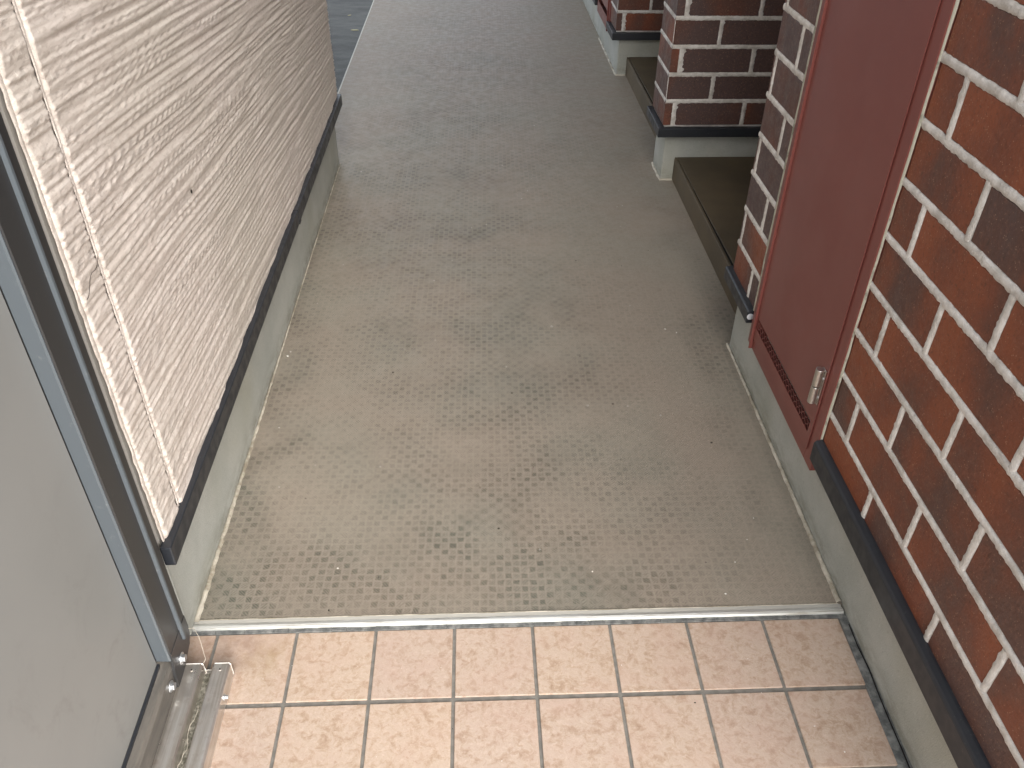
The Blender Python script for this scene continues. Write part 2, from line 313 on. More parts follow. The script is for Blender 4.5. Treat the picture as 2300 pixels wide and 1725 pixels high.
def bead(name, mat, parent, a, b, across, out, w, h, step=0.012, jit=0.25, seed=1, taper=None):
    """uneven bead of sealant from a to b"""
    a, b, across, out = map(Vector, (a, b, across, out)); L = (b-a).length; n = max(3, int(L/step)); t = np.linspace(0, 1, n+1)
    j1 = vnoise(t*L/step*0.55, t*0+3, seed)-0.5; j2 = vnoise(t*L/step*0.55, t*0+9, seed+1)-0.5; j3 = vnoise(t*L/step*0.4, t*0+5, seed+2)-0.5
    P = np.zeros((n+1, 6, 3)); prof = [(-1, -0.1), (-0.8, 0.55), (-0.35, 0.95), (0.35, 0.95), (0.8, 0.55), (1, -0.1)]
    for i in range(n+1):
        s = 1.0 if taper is None else taper(t[i])
        for k, (pu, pn) in enumerate(prof):
            ww = w*0.5*s*(1 + 2*jit*(j1[i] if pu < 0 else j2[i]))
            P[i, k] = a.lerp(b, t[i]) + across*(pu*ww) + out*(h*s*pn*(1+jit*j3[i]))
    return grid(name, mat, parent, P)

# ------------------------------------------------------------------ ground, slab, floor, ceiling
X, Y = np.meshgrid(np.linspace(-60, 60, 25), np.linspace(-60, 60, 25), indexing='ij')
g = grid('asphalt_ground', 'asphalt', None, np.stack([X, Y, np.full_like(X, -0.15)], -1), False); tagged(g, kind='structure')
sl = box('concrete_slab', 'concrete_edge', None, -0.325, 1.16, 0.0, 9.0, -0.30, -0.004, 0.006, 2); tagged(sl, kind='structure')

# corridor vinyl sheet with its stain map  (centres measured on the sheet: x, y, rx, ry, strength)
BLOBS = [(-0.02, 0.16, 0.20, 0.05, 0.9), (0.12, 0.10, 0.30, 0.07, 0.7), (0.45, 0.08, 0.30, 0.06, 0.55), (0.62, 0.20, 0.22, 0.08, 0.65), (0.20, 0.28, 0.25, 0.06, 0.5),
         (0.42, 0.42, 0.20, 0.06, 0.75), (0.10, 0.52, 0.18, 0.06, 0.55), (0.62, 0.50, 0.16, 0.07, 0.5), (0.22, 0.72, 0.22, 0.06, 0.75), (0.45, 0.70, 0.15, 0.05, 0.6),
         (0.40, 1.02, 0.28, 0.10, 0.8), (0.10, 1.00, 0.12, 0.10, 0.3), (0.66, 0.80, 0.12, 0.05, 0.5), (0.20, 1.38, 0.18, 0.09, 0.75), (0.30, 1.72, 0.26, 0.13, 0.85), (0.08, 1.66, 0.16, 0.1, 0.5),
         (0.62, 1.25, 0.14, 0.1, 0.35), (0.20, 2.15, 0.30, 0.12, 0.7), (0.55, 2.3, 0.2, 0.12, 0.4), (0.30, 2.75, 0.35, 0.18, 0.6), (0.05, 2.5, 0.14, 0.2, 0.4), (0.45, 3.5, 0.3, 0.25, 0.5),
         (-0.17, 0.06, 0.05, 0.06, 0.9), (-0.18, 0.6, 0.035, 0.5, 0.6), (-0.18, 1.6, 0.04, 0.6, 0.7), (1.03, 0.5, 0.035, 0.5, 0.6), (1.05, 0.95, 0.05, 0.12, 0.4), (1.10, 1.6, 0.04, 0.6, 0.6), (0.15, 0.06, 0.35, 0.05, 0.6), (0.95, 2.5, 0.10, 0.25, 0.5)]  # bands along the walls: dirt with contact shade painted in
xs = np.linspace(-0.312, 1.15, 96); ys = np.concatenate([np.arange(0.0262, 3.0, 0.016), np.arange(3.0, 9.0, 0.06)])
X, Y = np.meshgrid(xs, ys, indexing='ij'); Z = np.full_like(X, 0.004)
fl = grid('corridor_floor', 'vinyl', None, np.stack([X, Y, Z], -1)); tagged(fl, kind='structure')
D = np.zeros_like(X); wx = (vnoise(X*7, Y*7, 3)-0.5)*0.16; wy = (vnoise(X*7, Y*7, 4)-0.5)*0.16
for bx, by, rx, ry, s in BLOBS: D = D + 0.62*s*np.exp(-(((X+wx-bx)/(rx*1.45))**2+((Y+wy-by)/(ry*1.6))**2)*0.9)
D = D*(0.7+0.6*vnoise(X*11, Y*11, 5)) + (0.20+0.22*vnoise(X*5, Y*4, 6))*np.clip(1.25-np.abs(X-0.30)*1.5, 0.1, 1)
at = fl.data.attributes.new('stain_shade', 'FLOAT', 'POINT'); at.data.foreach_set('value', np.clip(D, 0, 1).reshape(-1).astype(np.float32))

ce = box('corridor_ceiling', 'ceiling_board', None, 0.02, 3.2, 0.25, 6.0, 2.60, 2.9); tagged(ce, kind='structure')  # unseen; far and left edges cut back to let in sky light

# porch floor with single tiles
pf = box('porch_floor', 'grout', None, -0.60, 1.07, -2.6, -0.001, -0.12, -0.0025); tagged(pf, kind='structure')
TC = {}
def tile(x0, x1, y0, y1):
    k = (round(x1-x0, 4), round(y1-y0, 4))
    if k not in TC:
        bm = bmesh.new(); add_box(bm, -k[0]/2, k[0]/2, -k[1]/2, k[1]/2, -0.008, 0.0, 0.0014, 2)
        me = bpy.data.meshes.new('tile'); bm.to_mesh(me); bm.free(); me.materials.append(MT['porch_tile']); TC[k] = me
        for p in me.polygons: p.use_smooth = False
    o = bpy.data.objects.new('tile', TC[k]); o.location = ((x0+x1)/2, (y0+y1)/2, random.uniform(-0.0004, 0.0004))
    o.rotation_euler = (random.uniform(-.003, .003), random.uniform(-.003, .003), 0); link(o); wparent(o, pf)
PJ, JW = 0.150, 0.0030
for r in range(12):
    y1 = -0.003 - 0.1515*r - (0 if r == 0 else 0); y0 = -0.1515*(r+1)
    for c in range(-3, 7):
        x0 = c*PJ; x1 = min((c+1)*PJ, 1.052 if r == 0 else 1.052-0.03*0.1515*r)
        tile(x0+JW, x1-(JW if c < 6 else 0), y0+JW, y1-(JW if r else 0.0))
# dark mortar fillet and cracks where the tiles meet the strip and the plinth
def fillet(name, poly_fn, mat): pass
ftx = thing('mortar_fillet', (1.06, -0.4, 0), 'cracked dark grey mortar strip between beige tiles and right plinth', 'mortar')
t = np.linspace(0, 1, 160); yy = 0.004 - 1.9*t
P = np.zeros((160, 5, 3)); jn = vnoise(t*60, t*0, 21)-0.5; jm = vnoise(t*40, t*0, 22)-0.5
for k, (fx, fz) in enumerate([(0, -0.001), (0.15, 0.0012), (0.5, 0.0018), (0.85, 0.0025), (1, 0.004)]):
    xa = 1.0535 - 0.030*(0.004-yy) ; P[:, k, 0] = xa + (1.071-xa)*fx + (jn*0.003 if 0 < k < 4 else 0); P[:, k, 1] = yy; P[:, k, 2] = fz + jm*0.0015
grid('fillet', 'dark_mortar', ftx, P)
bm = bmesh.new(); crk = [(1.066 - 0.004*i/14 + random.uniform(-.003, .003), -0.02-0.05*i, 0.0042) for i in range(20)]; add_tube(bm, crk, 0.0013, 4); from_bm('crack', bm, 'dark_hollow', ftx)
bm = bmesh.new()
for i in range(46):
    x0 = -0.21 + 1.27*i/46; a = random.uniform(0.0, 0.002)
    add_box(bm, x0, x0+1.27/46-random.choice([0, 0, 0.0006]), -0.0025+a*0.4, 0.0075, -0.004, 0.0006+random.uniform(0, 0.0016), 0.0004)
o = from_bm('mortar_joint', bm, 'dark_mortar'); tagged(o, 'dark crumbling mortar line in front of the metal floor strip', 'mortar')
# metal nosing
ns = thing('floor_edge_strip', (0.43, 0.015, 0), 'worn metal edge strip between vinyl floor and porch tiles', 'edge strip')
prism('nosing', 'alloy_strip', ns, [(0.0062, -0.004), (0.0058, 0.0035), (0.0075, 0.0062), (0.012, 0.0078), (0.0165, 0.0068), (0.019, 0.0056), (0.019, -0.004)], -0.199, 1.064, 'X', 0.0)
prism('flange', 'strip_dull', ns, [(0.0192, 0.0), (0.0192, 0.0054), (0.0265, 0.0060), (0.0275, 0.0042), (0.0275, 0.0)], -0.199, 1.064, 'X', 0.0)
bead('caulk_line', 'caulk', ns, (-0.199, 0.0278, 0.0045), (1.06, 0.0278, 0.0045), (0, 1, 0), (0, 0, 1), 0.004, 0.0016, 0.01, 0.5, 31)

# ------------------------------------------------------------------ brickwork
BC = {}
def brick(parent, mat, x0, x1, y0, y1, z0, z1):
    k = (round(x1-x0, 3), round(y1-y0, 3), round(z1-z0, 3), mat)
    if k not in BC:
        bm = bmesh.new(); add_box(bm, -k[0]/2, k[0]/2, -k[1]/2, k[1]/2, -k[2]/2, k[2]/2, 0.0016, 1)
        me = bpy.data.meshes.new('brick'); bmesh.ops.recalc_face_normals(bm, faces=bm.faces); bm.to_mesh(me); bm.free(); me.materials.append(MT[mat]); BC[k] = me
    o = bpy.data.objects.new('brick', BC[k]); o.location = ((x0+x1)/2+random.uniform(-.0004, .0004), (y0+y1)/2+random.uniform(-.0004, .0004), (z0+z1)/2)
    s = 0.0025; o.rotation_euler = (random.uniform(-s, s), random.uniform(-s, s), random.uniform(-s, s)); link(o); wparent(o, parent)
class Mortar:
    def __init__(s): s.v, s.f, s.k = [], [], 0
    def strip(s, fn, p0, p1, hw, h=0.0022, jit=0.0016, rag=(1.0, 1.0)):
        """fn(u,v,n)->xyz ; joint centre line from p0 to p1 in (u,v)"""
        p0, p1 = np.array(p0, float), np.array(p1, float); d = p1-p0; L = np.linalg.norm(d); d /= L; q = np.array([-d[1], d[0]])
        n = max(2, int(L/0.005)); base = len(s.v); s.k += 7
        e = RNG.normal(0, jit, (n+1, 2)); e = (e + np.roll(e, 1, 0))*0.6; hh = RNG.normal(0, 0.00035, n+1)
        for i in range(n+1):
            c = p0 + d*L*i/n; a = hw+abs(e[i, 0])*rag[0]-0.0006; b = hw+abs(e[i, 1])*rag[1]-0.0006
            for off, nn in ((-a, -0.0012), (-a*0.72, h*0.62), (-a*0.2, h), (b*0.2, h), (b*0.72, h*0.62), (b, -0.0012)):
                pt = c + q*off; s.v.append(fn(pt[0], pt[1], nn+(hh[i] if nn > 0 else 0)))
        for i in range(n):
            for k in range(5):
                a = base+i*6+k; s.f.append((a, a+1, a+7, a+6))
    def build(s, parent):
        me = bpy.data.meshes.new('mortar'); me.from_pydata(s.v, [], s.f); me.materials.append(MT['joint_mortar'])
        for p in me.polygons: p.use_smooth = True
        o = bpy.data.objects.new('mortar', me); link(o); wparent(o, parent)

def pick(dark):
    r = random.random()
    if dark > 0.7: return 'brick_dark' if r < dark-0.12 else 'brick_brown'
    return 'brick_dark' if r < dark else ('brick_mixed' if r < dark+(1-dark)*0.45 else 'brick_red')
JH = 0.0072; BT = 0.013

# ---- near wall
nw = thing('brick_wall', (1.15, -0.3, 0), 'large red brown brick wall with white joints nearest the camera at right', 'brick wall')
XF, zj0, dz = 1.045, 0.3150, 0.0971; YE = 0.246; YS = -0.78; ZT = zj0 + 13*dz
box('backing', 'joint_mortar', nw, XF+0.007, 1.30, YS+0.004, YE, 0.20, ZT)
box('upper_wall', 'brick_courses', nw, XF, 1.30, YS, YE, ZT+0.001, 2.60)
mo = Mortar(); fnX = lambda xf: (lambda u, v, n: (xf-n, u, v))
fx_ = fnX(XF)
for k in range(-1, 13):
    z0, z1 = zj0+k*dz, zj0+(k+1)*dz
    mo.strip(fx_, (YS, z1), (YE, z1), JH)
    off = 0.0315 if k % 2 else 0.1615
    js = [off - 0.2622*i for i in range(8) if YS < off-0.2622*i < YE-0.02]
    e = [YE-0.004] + js + [YS]
    for a, b in zip(e[:-1], e[1:]):
        hi = a-(JH if a != e[0] else 0); lo = b+JH
        brick(nw, ('brick_red' if random.random() < 0.66 else 'brick_mixed'), XF, XF+BT, lo, hi, z0+JH, z1-JH)
    for j in js: mo.strip(fx_, (j, z0+0.004), (j, z1-0.004), JH)
mo.build(nw)
box('plinth', 'plinth_mortar', nw, 1.068, 1.30, YS+0.02, 0.935, -0.12, 0.222, 0.004)
prism('drip_trim', 'black_trim', nw, [(1.0285, 0.1985), (1.0275, 0.243), (1.031, 0.2475), (1.0405, 0.2505), (1.052, 0.2505), (1.052, 0.1985)], YS-0.02, 0.243, 'Y', 0.0012)
bead('sealant', 'sealant', nw, (1.043, 0.2465, 0.245), (1.043, 0.2465, 2.0), (0, 1, 0), (-1, 0, 0), 0.0085, 0.003, 0.015, 0.35, 41)
bead('caulk', 'caulk', nw, (1.0635, 0.03, 0.004), (1.0635, 0.94, 0.004), (1, 0, 0), (0, 0, 1), 0.0105, 0.006, 0.005, 0.25, 43, lambda t: 1.0 - 0.35*t)

# ---- pier past the meter box
pr = thing('brick_pier', (1.2, 0.85, 0), 'narrow brick pier between red metal cabinet and first raised entrance step', 'brick pier')
zj, d2 = 0.3225, 0.0965; y0p, y1p = 0.752, 0.957; ZP = zj+13*d2
box('backing', 'joint_mortar', pr, XF+0.007, 2.0, 0.70, y1p-0.006, 0.20, ZP)
box('upper_wall', 'brick_courses', pr, XF, 2.0, 0.70, y1p, ZP+0.001, 2.60)
mo = Mortar()
for k in range(-1, 13):
    z0, z1 = zj+k*d2, zj+(k+1)*d2; mo.strip(fx_, (y0p-0.004, z1), (y1p, z1), JH)
    if k % 2:
        brick(pr, pick(0.5), XF, XF+BT, y0p, 0.8115-JH, z0+JH, z1-JH)
        bm = bmesh.new(); add_prism(bm, [(XF, 0.8115+JH), (XF+BT, 0.8115+JH), (XF+BT, y1p-BT), (1.30, y1p-BT), (1.30, y1p), (XF, y1p)], z0+JH, z1-JH, 'Z', 0.0014)
        from_bm('brick', bm, pick(0.5), pr); mo.strip(fx_, (0.8115, z0+0.004), (0.8115, z1-0.004), JH)
    else:
        brick(pr, pick(0.45), XF, XF+BT, y0p, 0.938-0.004, z0+JH, z1-JH)
        brick(pr, pick(0.4), XF+0.0, 1.30, 0.938+JH, y1p, z0+JH, z1-JH); mo.strip(fx_, (0.9385, z0+0.004), (0.9385, z1-0.004), JH*0.9, rag=(1.8, 1.8))
mo.build(pr)
box('plinth', 'plinth_mortar', pr, 1.3005, 2.0, 0.70, 0.935, -0.12, 0.20)
prism('drip_trim', 'black_trim', pr, [(1.0285, 0.2035), (1.0275, 0.236), (1.031, 0.2395), (1.052, 0.2415), (1.052, 0.2035)], 0.742, 0.972, 'Y', 0.0014)
bead('sealant', 'sealant', pr, (1.043, 0.7415, 0.242), (1.043, 0.7415, 2.0), (0, 1, 0), (-1, 0, 0), 0.013, 0.003, 0.015, 0.3, 47)
bm = bmesh.new(); add_cyl(bm, (1.036, 0.7405, 0.224), (0, 1, 0), 0.009, 0.004, 10, 0.0015); from_bm('silicone_dab', bm, 'clear_silicone', pr, True)

# ---- wing pillars between the entrance recesses
def pillar(th, xf, yf, depth, xr, zj, d2, dark, plx, ply, pld, zc, ztrim, courses):
    xe = 2.0; mo = Mortar(); fy = lambda u, v, n: (u, yf-n, v); fx = lambda u, v, n: (xf-n, u, v); zt = zj+courses*d2
    box('backing', 'joint_mortar', th, xf+0.007, xe, yf+0.007, yf+depth-0.007, 0.20, zt)
    box('upper_wall', 'brick_courses', th, xf, xe, yf, yf+depth, zt+0.001, 2.60)
    for k in range(-1, courses):
        z0, z1 = zj+k*d2+JH, zj+(k+1)*d2-JH
        mo.strip(fy, (xf, z1+JH), (1.75, z1+JH), JH, 0.0016); mo.strip(fx, (yf-0.001, z1+JH), (yf+depth, z1+JH), JH, 0.0016)
        if k % 2:      # corner brick returning onto the front
            bm = bmesh.new(); add_prism(bm, [(xf, yf), (xf+0.029, yf), (xf+0.029, yf+BT), (xf+BT, yf+BT), (xf+BT, yf+depth), (xf, yf+depth)], z0, z1, 'Z', 0.0014)
            from_bm('brick', bm, ('brick_brown' if dark > 0.7 else pick(dark*0.8)), th)
            js = [xf+0.036, xf+0.036+0.2622, xf+0.036+0.5244]; rag = (4.0, 1.2); hw = 0.0082
        else:
            brick(th, ('brick_brown' if dark > 0.7 else pick(dark*0.8)), xf, xf+BT, yf+0.006, yf+depth, z0, z1)
            js = [xf+0.166, xf+0.166+0.2622, xf+0.166+0.5244]; rag = (1.6, 1.6); hw = 0.0066
            brick(th, pick(dark), xf+0.004, js[0]-hw, yf, yf+BT, z0, z1)
            mo.strip(fx, (yf+0.0025, z0), (yf+0.0025, z1), 0.0025, 0.0008, 0.0006)
        for a, b in zip(js[:-1], js[1:]): brick(th, pick(dark), a+hw, b-hw, yf, yf+BT, z0, z1)
        for i, j in enumerate(js): mo.strip(fy, (j, z0-0.002), (j, z1+0.002), hw if i == 0 else JH, 0.0016, 0.0016, rag if i == 0 else (1.4, 1.4))
    mo.build(th)
    box('plinth', 'plinth_mortar', th, plx, xe, ply, ply+pld, -0.12, zc+0.005, 0.003)
    o_ = 0.018; tz0, tz1 = ztrim
    prism('drip_trim', 'black_trim', th, [(xf-o_, yf-o_), (xe, yf-o_), (xe, yf+0.004), (xf+0.004, yf+0.004), (xf+0.004, yf+depth+o_), (xf-o_, yf+depth+o_)], tz0, tz1, 'Z', 0.0018, 2)
    bead('caulk', 'caulk', th, (plx-0.003, ply-0.003, 0.004), (plx-0.003, ply+pld, 0.004), (1, 0, 0), (0, 0, 1), 0.010, 0.005, 0.01, 0.4, 51)
    bead('caulk', 'caulk', th, (plx-0.006, ply-0.004, 0.004), (plx+0.047, ply-0.004, 0.004), (0, 1, 0), (0, 0, 1), 0.010, 0.005, 0.01, 0.4, 53)
p2 = thing('brick_pillar', (1.5, 2.17, 0), 'dark brown brick wing wall rising between the two raised entrance steps', 'brick pillar')
pillar(p2, 1.0605, 2.0665, 0.222, 2.0, 0.3195, 0.0967, 0.90, 1.081, 2.088, 0.165, 0.195, (0.1885, 0.2225), 11)
p3 = thing('brick_pillar', (1.5, 3.5, 0), 'far red brick wing wall behind the second entrance step', 'brick pillar')
pillar(p3, 1.0680, 3.3960, 0.205, 2.0, 0.3195, 0.0967, 0.30, 1.0925, 3.4180, 0.70, 0.195, (0.1880, 0.2225), 8)

# ---- wall beyond the far meter box
fw_ = thing('brick_wall', (1.2, 5, 0), 'distant brick wall and pale plinth past the second red cabinet', 'brick wall')
box('backing', 'brick_courses', fw_, 1.072, 2.0, 4.10, 9.0, 0.20, 2.60)
box('plinth', 'plinth_mortar', fw_, 1.0945, 2.0, 4.121, 9.0, -0.12, 0.2, 0.003)
prism('drip_trim', 'black_trim', fw_, [(1.050, 0.188), (1.050, 0.2225), (1.074, 0.2235), (1.074, 0.188)], 4.11, 9.0, 'Y', 0.0014)
# backs of the recesses
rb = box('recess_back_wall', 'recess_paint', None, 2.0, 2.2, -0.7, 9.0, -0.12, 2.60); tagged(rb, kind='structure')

# ------------------------------------------------------------------ entrance steps
def step(label, x0, y0, y1, h):
    th = thing('entrance_step', ((x0+2)/2, (y0+y1)/2, 0), label, 'step', 'raised entrance steps in the recesses')
    box('core', 'dark_hollow', th, x0+0.006, 1.998, y0, y1, -0.02, h-0.006)
    box('riser', 'vinyl_step_shaded', th, x0, x0+0.005, y0+0.001, y1-0.001, 0.0045, h-0.006, 0.002, 2)
    box('nosing', 'vinyl_step_shaded', th, x0, x0+0.0085, y0+0.0015, y1-0.0015, h-0.0055, h, 0.002, 2)
    prism('tread', 'vinyl_step_shaded', th, [(x0+0.0095, y1-0.002), (x0+0.0195, y0+0.002), (1.997, y0+0.002), (1.997, y1-0.002)], h-0.0055, h+0.0004, 'Z', 0.0008)
step('brown vinyl covered step in the recess between brick pier and dark wing wall', 1.1265, 0.936, 2.0875, 0.096)
step('brown vinyl covered step in the farther recess, mostly hidden behind the dark wing wall', 1.1400, 2.2535, 3.4175, 0.096)

# ------------------------------------------------------------------ red meter cabinets
def meter_box(label, xf, y0, y1, z0, z1, mirror, vent=True):
    th = thing('meter_cabinet', (xf, (y0+y1)/2, z0), label, 'cabinet', 'red metal cabinets set in the brick wall')
    fr = 0.033; W = lambda y: y if not mirror else y0+y1-y
    def bx(name, mat, par, xa, xb, ya, yb, za, zb, bev=0.0, seg=1):
        a, b = sorted((W(ya), W(yb))); return box(name, mat, par, xa, xb, a, b, za, zb, bev, seg)
    # frame: four bars
    bm = bmesh.new()
    for (ya, yb, za, zb) in ((y0, y0+fr+0.008, z0, z1), (y1-fr-0.012, y1, z0, z1), (y0+fr+0.008, y1-fr-0.012, z0, z0+0.038), (y0+fr+0.008, y1-fr-0.012, z1-0.04, z1)):
        a, b = sorted((W(ya), W(yb))); add_box(bm, xf+0.003, xf+0.043, a, b, za, zb, 0.0008)
    from_bm('frame', bm, 'red_paint', th)
    bx('edge_lip', 'red_paint', th, xf-0.0055, xf+0.0028, y1-fr-0.0050, y1-fr-0.0005, z0+0.001, z1, 0.0008)
    bx('back', 'dark_hollow', th, xf+0.044, xf+0.046, y0+0.002, y1-0.002, z0+0.002, z1-0.002)
    # door leaf with an opening for the vent
    ya, yb, za, zb = y0+fr+0.0015, y1-fr-0.006, z0+0.0305, z1-0.032
    va, vb, vz0, vz1 = y0+0.050, y1-0.040, z0+0.064, z0+0.094
    bm = bmesh.new()
    for (a, b, c, d) in ((ya, yb, za, vz0), (ya, yb, vz1, zb), (ya, va, vz0, vz1), (vb, yb, vz0, vz1)):
        a, b = sorted((W(a), W(b))); add_box(bm, xf, xf+0.0016, a, b, c, d)
    bmesh.ops.remove_doubles(bm, verts=bm.verts, dist=1e-5)
    door = from_bm('door', bm, 'red_paint', th)
    if vent:
        bm = bmesh.new(); cols, rows = 21, 3; cw = (vb-va)/cols; rh = (vz1-vz0)/rows
        for r in range(rows):
            for c in range(cols+1):
                yc = va + (c + (0.5 if r % 2 else 0.0))*cw; zc = vz0+(r+0.5)*rh
                for sgn in (-1, 1):   # slanted webs between the slots
                    p0 = (max(va, min(vb, yc)), zc-rh*0.28); p1 = (max(va, min(vb, yc+0.0)), zc+rh*0.28)
                    if sgn > 0: add_box(bm, xf+0.0003, xf+0.0011, *sorted((W(p0[0]-0.0007), W(p1[0]+0.0007))), p0[1], p1[1])
                    else:
                        for q_, (e0, e1) in enumerate(((p1, (yc+cw*0.5, zc+rh*0.72)), (p1, (yc-cw*0.5, zc+rh*0.72)))):
                            if va <= e0[0] <= vb and va <= e1[0] <= vb and e1[1] < vz1+0.001:
                                y_a, y_b = W(e0[0]), W(e1[0]); hgt = 0.0006
                                vs = [bm.verts.new(v_) for v_ in ((xf+0.0003, y_a, e0[1]-hgt), (xf+0.0003, y_b, e1[1]-hgt), (xf+0.0003, y_b, e1[1]+hgt), (xf+0.0003, y_a, e0[1]+hgt), (xf+0.0011, y_a, e0[1]-hgt), (xf+0.0011, y_b, e1[1]-hgt), (xf+0.0011, y_b, e1[1]+hgt), (xf+0.0011, y_a, e0[1]+hgt))]
                                for f_ in ((0, 1, 2, 3), (7, 6, 5, 4), (0, 4, 5, 1), (3, 2, 6, 7), (0, 3, 7, 4), (1, 5, 6, 2)): bm.faces.new([vs[i_] for i_ in f_])
        from_bm('vent_mesh', bm, 'red_paint', door)
        hy = y0+0.0505
        hg = bx('hinge_leaf', 'steel', th, xf-0.0022, xf-0.0006, y0+0.040, y0+0.056, z0+0.142, z0+0.226, 0.0004)
        for zc in (z0+0.1635, z0+0.2055):
            bm = bmesh.new(); add_cyl(bm, (xf-0.0095, W(hy), zc), (0, 0, 1), 0.0088, 0.0405, 24, 0.0016); from_bm('hinge_knuckle', bm, 'steel', th, False)
        for zc in (z0+0.160, z0+0.206):
            bm = bmesh.new(); add_cyl(bm, (xf-0.0026, W(y0+0.0440), zc), (1, 0, 0), 0.003, 0.0016, 10); from_bm('hinge_screw', bm, 'zinc', th)
    return th
meter_box('tall dark red metal cabinet with slotted vent and steel hinge in the near brick wall', 1.035, 0.2455, 0.7285, 0.1615, 1.95, False)
meter_box('small visible corner of a second red metal cabinet far along the right wall', 1.0600, 3.6060, 4.0880, 0.1640, 1.95, True, False)

# ------------------------------------------------------------------ left siding wall
sw = thing('siding_wall', (-0.4, 1.15, 0), 'pale beige wall of rough horizontally grooved siding on the left', 'wall')
XS, Y0S, Y1S, Z0S, Z1S = -0.180, -0.016, 2.2885, 0.262, 2.60
box('backing', 'plaster', sw, -1.6, XS-0.012, Y0S+0.004, Y1S-0.004, 0.25, Z1S)
def sid(yv, zv):
    t_ = zv + 0.075*yv; wob = (vnoise(yv*3.1, zv*5, 61)-0.5)*0.011
    a = vnoise(yv*2.4+7, (t_+wob)*185, 62); b = vnoise(yv*6.5, (t_+wob*0.7)*240, 63); c = vnoise(yv*2.6, (t_+wob)*62, 64); d = vnoise(yv*55, t_*260, 65)
    gl = np.clip(np.abs(a-0.5)*4.2, 0, 1)**0.8           # narrow creases
    fleck = np.clip(vnoise(yv*95, t_*120, 66)-0.70, 0, 1)*3.0*np.clip(vnoise(yv*6, t_*14, 67)*2-0.7, 0, 1)
    return 0.0034*gl + 0.0018*b + 0.0009*c + 0.0006*d + 0.0018*fleck
def sheet(name, ya, yb, z0, z1, ny, nz):
    yv, zv = np.meshgrid(np.linspace(ya, yb, ny), np.linspace(z0, z1, nz), indexing='ij'); h = sid(yv, zv)-0.003
    em = np.minimum(np.minimum(yv-ya, yb-yv), 0.004)/0.004; h = h*em - (1-em)*0.0035
    return grid(name, 'siding', sw, np.stack([XS+h, yv, zv], -1))
sheet('siding_panel', 0.0750, Y1S, Z0S, 1.40, 480, 440)
box('siding_panel', 'siding', sw, -0.192, XS, 0.0755, Y1S, 1.4005, Z1S)
sheet('corner_panel', -0.009, 0.0665, Z0S, 1.40, 22, 420)
box('corner_panel', 'siding', sw, -0.192, XS, -0.009, 0.0665, 1.4005, Z1S)
bead('joint_sealant', 'siding', sw, (XS-0.0015, 0.071, 0.258), (XS-0.0015, 0.071, 2.4), (0, 1, 0), (1, 0, 0), 0.0055, 0.0012, 0.008, 0.5, 71)
bead('edge_sealant', 'siding', sw, (XS-0.003, -0.0125, 0.258), (XS-0.003, -0.0125, 2.4), (0, 1, 0), (1, 0, 0), 0.010, 0.0012, 0.008, 0.45, 73)
box('plinth', 'plinth_mortar', sw, -1.6, -0.200, -0.004, 2.2670, -0.12, 0.25, 0.004)
prism('drip_trim', 'black_trim', sw, [(-0.1665, -0.0300), (-0.1665, 2.3000), (-0.60, 2.3000), (-0.60, 2.280), (-0.186, 2.280), (-0.186, -0.0300)], 0.2315, 0.2745, 'Z', 0.0022, 2)
bead('caulk', 'caulk', sw, (-0.1965, 0.022, 0.004), (-0.1965, 2.268, 0.004), (1, 0, 0), (0, 0, 1), 0.0110, 0.006, 0.005, 0.3, 77, lambda t_: max(0.3, 1.0-1.5*t_))
prism('trim_joint', 'black_trim', sw, [(-0.1670, 0.2300), (-0.1650, 0.2300), (-0.1650, 0.2758), (-0.180, 0.2762), (-0.180, 0.2740), (-0.1670, 0.2740)], 1.262, 1.286, 'Y', 0.0)
bm = bmesh.new(); bmesh.ops.create_icosphere(bm, subdivisions=2, radius=0.0032, matrix=Matrix.Translation((-0.1775, 0.4846, 0.6835)) @ Matrix.Diagonal((0.5, 0.9, 1.3, 1))); o = from_bm('dirt_speck', bm, 'dark_chip'); tagged(o, 'single small brown speck stuck on the middle of the beige siding', 'speck')
bm = bmesh.new()
add_tube(bm, [(-0.176, 0.062-0.006*i, 0.776-0.0025*i-0.0016*math.sin(i*0.8)*3) for i in range(12)], 0.0004, 4); o = from_bm('hair', bm, 'dark_thread'); tagged(o, 'thin dark hair stuck across the corner of the beige siding', 'hair')

# ------------------------------------------------------------------ storage shed
sh = thing('storage_shed', (-0.5, -0.8, 0), 'grey steel storage shed with dark corner post and sliding door rail at left', 'shed')
box('door_panel', 'shed_panel', sh, -0.235, -0.205, -2.0, -0.1275, 0.0925, 2.0, 0.001)
box('body', 'shed_frame', sh, -1.2, -0.236, -2.0, -0.045, 0.02, 2.05)
post = prism('corner_post', 'shed_frame', sh, [(-0.2035, -0.124), (-0.1815, -0.125), (-0.1785, -0.1225), (-0.1785, -0.0725), (-0.1745, -0.0712), (-0.1740, -0.0665), (-0.1785, -0.0640), (-0.1785, -0.043), (-0.184, -0.039), (-0.2345, -0.039), (-0.2345, -0.124)], 0.098, 2.0, 'Z', 0.0)
prism('skylit_face', 'shed_frame_skylit', post, [(-0.2040, -0.1268), (-0.1830, -0.1275), (-0.1800, -0.1262), (-0.1800, -0.1245), (-0.2040, -0.1245)], 0.0985, 2.0, 'Z', 0.0)  # overlay on the post's near face, coloured by blue sky light
prism('groove_rib', 'shed_frame_skylit', post, [(-0.1784, -0.0738), (-0.1730, -0.0728), (-0.1725, -0.0690), (-0.1784, -0.0640)], 0.085, 2.0, 'Z', 0.0)  # rib coloured as if catching the same sky light
